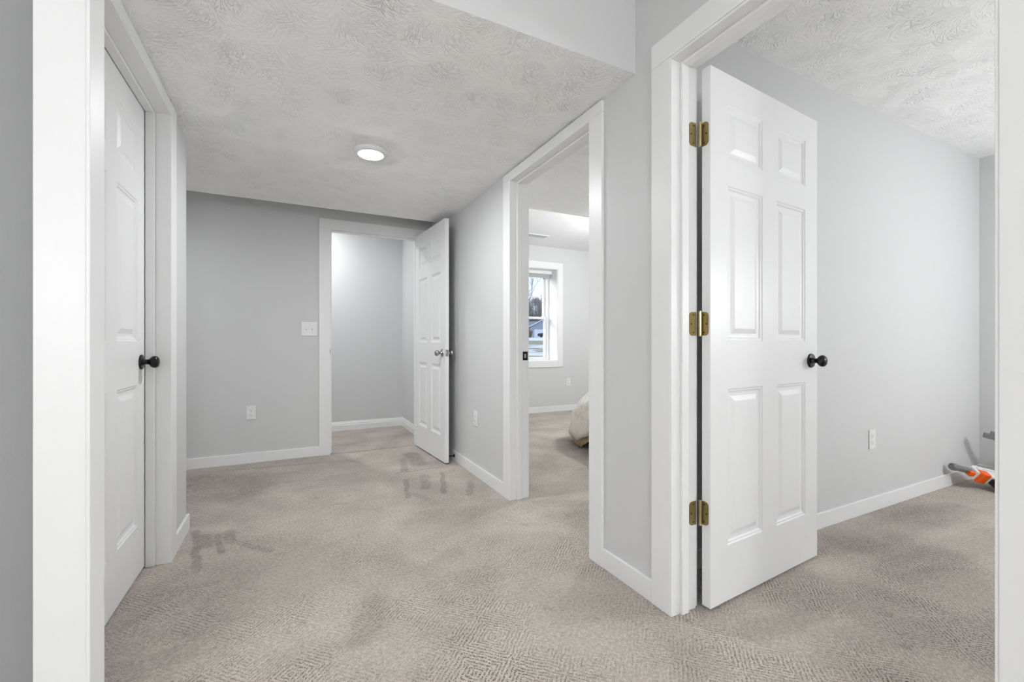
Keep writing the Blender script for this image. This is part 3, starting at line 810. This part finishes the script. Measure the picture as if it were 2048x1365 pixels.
tb2 = empty('toy_blaster', (4.500, 0.975, 0.290))
tb2.rotation_euler = frame_of(tb2, (-0.115, 0.285, 0.070), (0, 0, -1))
tag(tb2, 'grey-barrelled toy blaster standing upright, half hidden by the near door casing', 'toy blaster')
b = bm_new(); prism(b, [(-0.36, -0.03), (-0.36, 0.04), (0.05, 0.045), (0.10, 0.03), (0.10, -0.03), (0.0, -0.045)], -0.028, 0.028, 0.006); obj('body', b, M['toy_white'], tb2)
b = bm_new(); box(b, 0.09, 0.315, -0.019, 0.019, -0.022, 0.012, 0.004); box(b, 0.09, 0.285, -0.012, 0.012, 0.0125, 0.034, 0.003); obj('barrel', b, M['toy_grey'], tb2, label='grey barrel')
b = bm_new(); prism(b, [(-0.04, -0.03), (-0.055, -0.275), (0.035, -0.275), (0.04, -0.03)], -0.022, 0.022, 0.004); obj('magazine', b, M['toy_orange'], tb2)
b = bm_new(); prism(b, [(-0.33, -0.02), (-0.36, -0.170), (-0.30, -0.173), (-0.26, -0.02)], -0.018, 0.018, 0.004); obj('grip', b, M['toy_black'], tb2)

# ------------------------------------------------------------------ outdoors, seen through the bedroom window
def ground_z(x, y):
    d = math.hypot(x, y)
    return max(0.30, 0.30 + 0.0212*d) if d < 75 else 0.30+0.0212*75 + 0.017*(d-75)
b = bm_new(); gx, gy = 60, 60
vs = {}
for i in range(gx+1):
    for j in range(gy+1):
        x = -40 + 180*i/gx; y = 6.0 + 150*(j/gy)**1.5
        vs[i, j] = b.verts.new((x, y, ground_z(x, y) + 0.05*mnoise.noise(Vector((x*.2, y*.2, 0)))*min(1, (y-6)/10)))
for i in range(gx):
    for j in range(gy): b.faces.new((vs[i, j], vs[i+1, j], vs[i+1, j+1], vs[i, j+1]))
lw = obj('snowy_lawn', b, M['lawn'], None, 180); tag(lw, 'patchy snow and brown grass outside the bedroom window', 'lawn', kind='stuff')

DV = Vector((0.503, 0.866, 0)).normalized(); RV = Vector((DV.y, -DV.x, 0))   # away from the window, and to its right
HD = 105.0
M['siding'] = mat_stripes('grey_siding', (0.30, 0.33, 0.36), (0.42, 0.45, 0.48), 5.0)
M['garage'] = mat_stripes('garage_door_white', (0.62, 0.64, 0.66), (0.80, 0.82, 0.84), 1.9)
M['roof'] = plain('grey_shingles', (0.20, 0.21, 0.22), 0.9, var=0.25, scale=3)
M['fascia'] = plain('white_fascia', (0.82, 0.84, 0.86), 0.6)
M['shrub'] = plain('dry_shrub', (0.26, 0.21, 0.15), 0.9, var=0.4, scale=5)
base = DV*HD; base.z = 2.48
ang = math.atan2(RV.y, RV.x)
hs = empty('house', base, ang); tag(hs, 'grey house with white garage door and snow-edged gable beyond the lawn', 'house')
# local: x to the right, y away, z up; ray px1075 is x=0
def gable(b, x0, x1, y0, y1, ze, zp):
    xm = (x0+x1)/2; prism(b, [(x0, -0.5), (x1, -0.5), (x1, ze), (xm, zp), (x0, ze)], y0, y1)
b = bm_new(); gable(b, -1.75, 3.75, 0, 9, 2.55, 3.95); obj('garage_wing', b, M['siding'], hs)
b = bm_new(); box(b, -14, 12, 6, 14, -0.5, 2.6); obj('main_wall', b, M['siding'], hs)
b = bm_new(); prism(b, [(5.2, 2.45), (14.8, 2.45), (10, 4.35)], -12.5, 14.5, mat4=Matrix.Rotation(R(-90), 4, 'Z') @ Matrix.Scale(-1, 4, (1, 0, 0)))
bmesh.ops.recalc_face_normals(b, faces=b.faces); obj('main_roof', b, M['roof'], hs)
b = bm_new()
prism(b, [(-2.15, 2.40), (1.0, 4.02), (1.0, 4.17), (-2.15, 2.55)], -0.35, 9); prism(b, [(4.15, 2.40), (4.15, 2.55), (1.0, 4.17), (1.0, 4.02)], -0.35, 9)
gr = obj('gable_roof', b, M['roof'], hs)
b = bm_new()
prism(b, [(-2.15, 2.36), (1.0, 3.98), (1.0, 4.19), (-2.15, 2.57)], -0.45, -0.34); prism(b, [(4.15, 2.36), (4.15, 2.57), (1.0, 4.19), (1.0, 3.98)], -0.45, -0.34)
obj('rake_board', b, M['fascia'], gr)
b = bm_new(); box(b, -0.75, 3.0, -0.06, 0.02, -0.3, 1.95, 0.02); obj('garage_door', b, M['garage'], hs, label='white garage door')
b = bm_new(); box(b, -1.75, 3.75, -0.12, 0.0, 2.0, 2.42); obj('lintel_band', b, M['siding'], hs)

cr = empty('car', base + RV*2.25 - DV*4.5 + Vector((0, 0, -0.07)), ang); tag(cr, 'dark teal car parked before the garage', 'car')
M['carpaint'] = plain('dark_teal_paint', (0.012, 0.035, 0.05), 0.25, 0.3, coat=0.5)
M['carglass'] = plain('car_window', (0.10, 0.14, 0.17), 0.1)
M['tyre'] = plain('tyre_rubber', (0.015, 0.015, 0.015), 0.8)
b = bm_new(); prism(b, [(-2.2, 0.25), (-2.25, 0.62), (-2.1, 0.86), (-1.1, 0.97), (-0.45, 1.42), (1.2, 1.45), (1.95, 1.0), (2.2, 0.9), (2.25, 0.35), (2.1, 0.25)], -0.85, 0.85, 0.06); cb = obj('car_body', b, M['carpaint'], cr)
b = bm_new(); prism(b, [(-0.95, 0.99), (-0.42, 1.36), (0.3, 1.38), (0.3, 0.99)], -0.87, 0.87); prism(b, [(0.38, 0.99), (0.38, 1.38), (1.12, 1.38), (1.62, 1.0)], -0.87, 0.87); obj('car_window', b, M['carglass'], cr)
for x in (-1.4, 1.4):
    for y in (-0.80, 0.80):
        b = bm_new(); lathe(b, [(0, -0.11), (0.30, -0.11), (0.33, -0.07), (0.33, 0.07), (0.30, 0.11), (0, 0.11)], 24, mat4=Matrix.Translation((x, y, 0.33)) @ Matrix.Rotation(R(90), 4, 'X')); obj('wheel', b, M['tyre'], cr, 40)

M['bark'] = plain('bare_bark', (0.30, 0.27, 0.23), 0.9, var=0.35, scale=4)
def bare_tree(loc, H, spread, label, seed, depth=5, r0=0.16, kids=3):
    rnd = random.Random(seed)
    o = empty('bare_tree', loc); tag(o, label, 'tree', 'bare trees beyond the lawn')
    bt, bb = bm_new(), bm_new()
    def grow(p, d, L, r, lev):
        pts = [p]; rads = [r]; q = p.copy(); dd = d.copy()
        for k in range(3):
            dd = (dd + Vector((rnd.uniform(-1, 1), rnd.uniform(-1, 1), rnd.uniform(-.3, .6)))*0.16).normalized()
            q = q + dd*L/3; pts.append(q.copy()); rads.append(r*(1-0.2*(k+1)))
        tube(bt if lev == 0 else bb, pts, rads, 5 if lev < 3 else 3)
        if lev >= depth: return
        for k in range(kids if lev else kids+2):
            t = rnd.uniform(0.35, 1.0); i = min(2, int(t*3)); s = pts[i].lerp(pts[i+1], t*3-i)
            side = Vector((rnd.uniform(-1, 1), rnd.uniform(-1, 1), rnd.uniform(0.0, 0.7)))*spread
            grow(s, (dd + side).normalized(), L*rnd.uniform(0.55, 0.75), max(0.028, r*0.55), lev+1)
    grow(Vector((0, 0, -0.2)), Vector((0, 0, 1)), H*0.42, r0, 0)
    obj('trunk', bt, M['bark'], o, 180); obj('branches', bb, M['bark'], o)
    return o
def outp(d, off): 
    p = DV*d + RV*off; p.z = ground_z(p.x, p.y); return p
bare_tree(outp(62, -2.2), 14.5, 0.80, 'tall bare tree nearest the bedroom window, left of the garage', 3, 5, 0.18)
for k, (d, off, H) in enumerate(((128, -9, 16), (131, -4.5, 15), (127, -0.5, 14), (133, 3.0, 15.5), (129, 6.5, 14))):
    bare_tree(outp(d, off), H, 1.0, ('bare tree at the left end of the row behind the grey house', 'second bare tree from the left behind the grey house', 'bare tree right behind the garage gable',
        'bare tree just right of the gable behind the grey house', 'bare tree at the right end of the row behind the grey house')[k], 20+k, 5, 0.16, 4)
def shrub(loc, r, h, label, seed, name='dry_shrub'):
    rnd = random.Random(seed); b = bm_new()
    for k in range(260):
        a = rnd.uniform(0, 2*PI); e = rnd.uniform(0.25, 1.0); L = h*rnd.uniform(0.6, 1.0)
        tip = Vector((math.cos(a)*r*(1-e*0.5)*rnd.random()**.5, math.sin(a)*r*(1-e*0.5)*rnd.random()**.5, L))
        st = Vector((tip.x*0.45, tip.y*0.45, -0.1))
        tube(b, [st, st.lerp(tip, 0.5)+Vector((rnd.uniform(-.1, .1), rnd.uniform(-.1, .1), 0)), tip], [0.05, 0.04, 0.015], 3)
    o = obj(name, b, M['shrub'], None, loc=loc); tag(o, label, 'shrub'); return o
shrub(outp(100, -2.0), 1.5, 1.9, 'dry brown shrub at the left corner of the garage', 5)
# leafless thicket that closes the view behind the house
def thicket(loc, w, h, label, seed):
    rnd = random.Random(seed); b = bm_new()
    for k in range(1500):
        x = rnd.uniform(-w, w); y = rnd.uniform(-1.5, 1.5); H = h*rnd.uniform(0.55, 1.0)
        lean = rnd.uniform(-.25, .25)
        p0 = RV*x + DV*y; p1 = p0 + RV*(lean*H*.5) + Vector((0, 0, H*.55)); p2 = p0 + RV*(lean*H*1.3) + Vector((0, 0, H))
        tube(b, [p0, p1, p2], [0.05, 0.04, 0.012], 3)
        for q in range(3):
            s = p0.lerp(p2, rnd.uniform(.3, .9)); e = s + RV*rnd.uniform(-1, 1) + Vector((0, 0, rnd.uniform(.3, 1.3)))
            tube(b, [s, e], [0.03, 0.010], 3)
    o = obj('thicket', b, M['bark'], None, loc=loc); tag(o, label, 'thicket', kind='stuff'); return o
thicket(outp(122, -2), 13, 11.5, 'grey-brown leafless thicket behind the house', 9)

# ------------------------------------------------------------------ sky, camera, view
w = bpy.data.worlds.new('sky'); SC.world = w; w.use_nodes = True
nt = w.node_tree; N = NT(nt); bg = nt.nodes['Background']
tc = N.n('ShaderNodeTexCoord').outputs['Generated']
s = N.n('ShaderNodeSeparateXYZ'); nt.links.new(tc, s.inputs[0])
up = N.maprange(s.outputs[2], 0.0, 0.5, 0.0, 1.0)
cl = N.maprange(N.noise(N.vmath('MULTIPLY', tc, (1, 1, 2.5)), 4.0, 4.0), 0.42, 0.62, 0.0, 1.0)
sky = N.mix(up, c4(0.50, 0.66, 0.92), c4(0.34, 0.54, 0.90))
nt.links.new(N.mix(cl, sky, c4(0.74, 0.82, 0.97)), bg.inputs['Color'])
bg.inputs['Strength'].default_value = 0.95

sun = bpy.data.lights.new('sun', 'SUN'); sun.energy = 2.2; sun.angle = R(28); sun.color = (1.0, 0.97, 0.93)
so = bpy.data.objects.new('sun', sun); COL.objects.link(so); so.rotation_euler = Vector((0.80, -0.52, -0.36)).to_track_quat('-Z', 'Y').to_euler()

cam = bpy.data.cameras.new('camera'); co_ = bpy.data.objects.new('camera', cam); COL.objects.link(co_)
cam.sensor_width = 36.0; cam.lens = 874.28/2048*36.0
cam.shift_y = (687.4-682.5)/2048
cam.clip_start = 0.02; cam.clip_end = 500
co_.location = (0, 0, 1.003); co_.rotation_euler = (R(90), 0, R(-26.811))
SC.camera = co_
vs_ = SC.view_settings
vs_.view_transform = 'Standard'; vs_.look = 'None'; vs_.gamma = 1.0; vs_.use_curve_mapping = False
vs_.exposure = 0.71
SC.cycles.use_adaptive_sampling = True; SC.cycles.adaptive_threshold = 0.06
SC.cycles.max_bounces = 10; SC.cycles.diffuse_bounces = 5; SC.cycles.glossy_bounces = 4; SC.cycles.transparent_max_bounces = 12
SC.cycles.use_denoising = True
SC.cycles.sample_clamp_indirect = 6.0
SC.cycles.caustics_reflective = False; SC.cycles.caustics_refractive = False
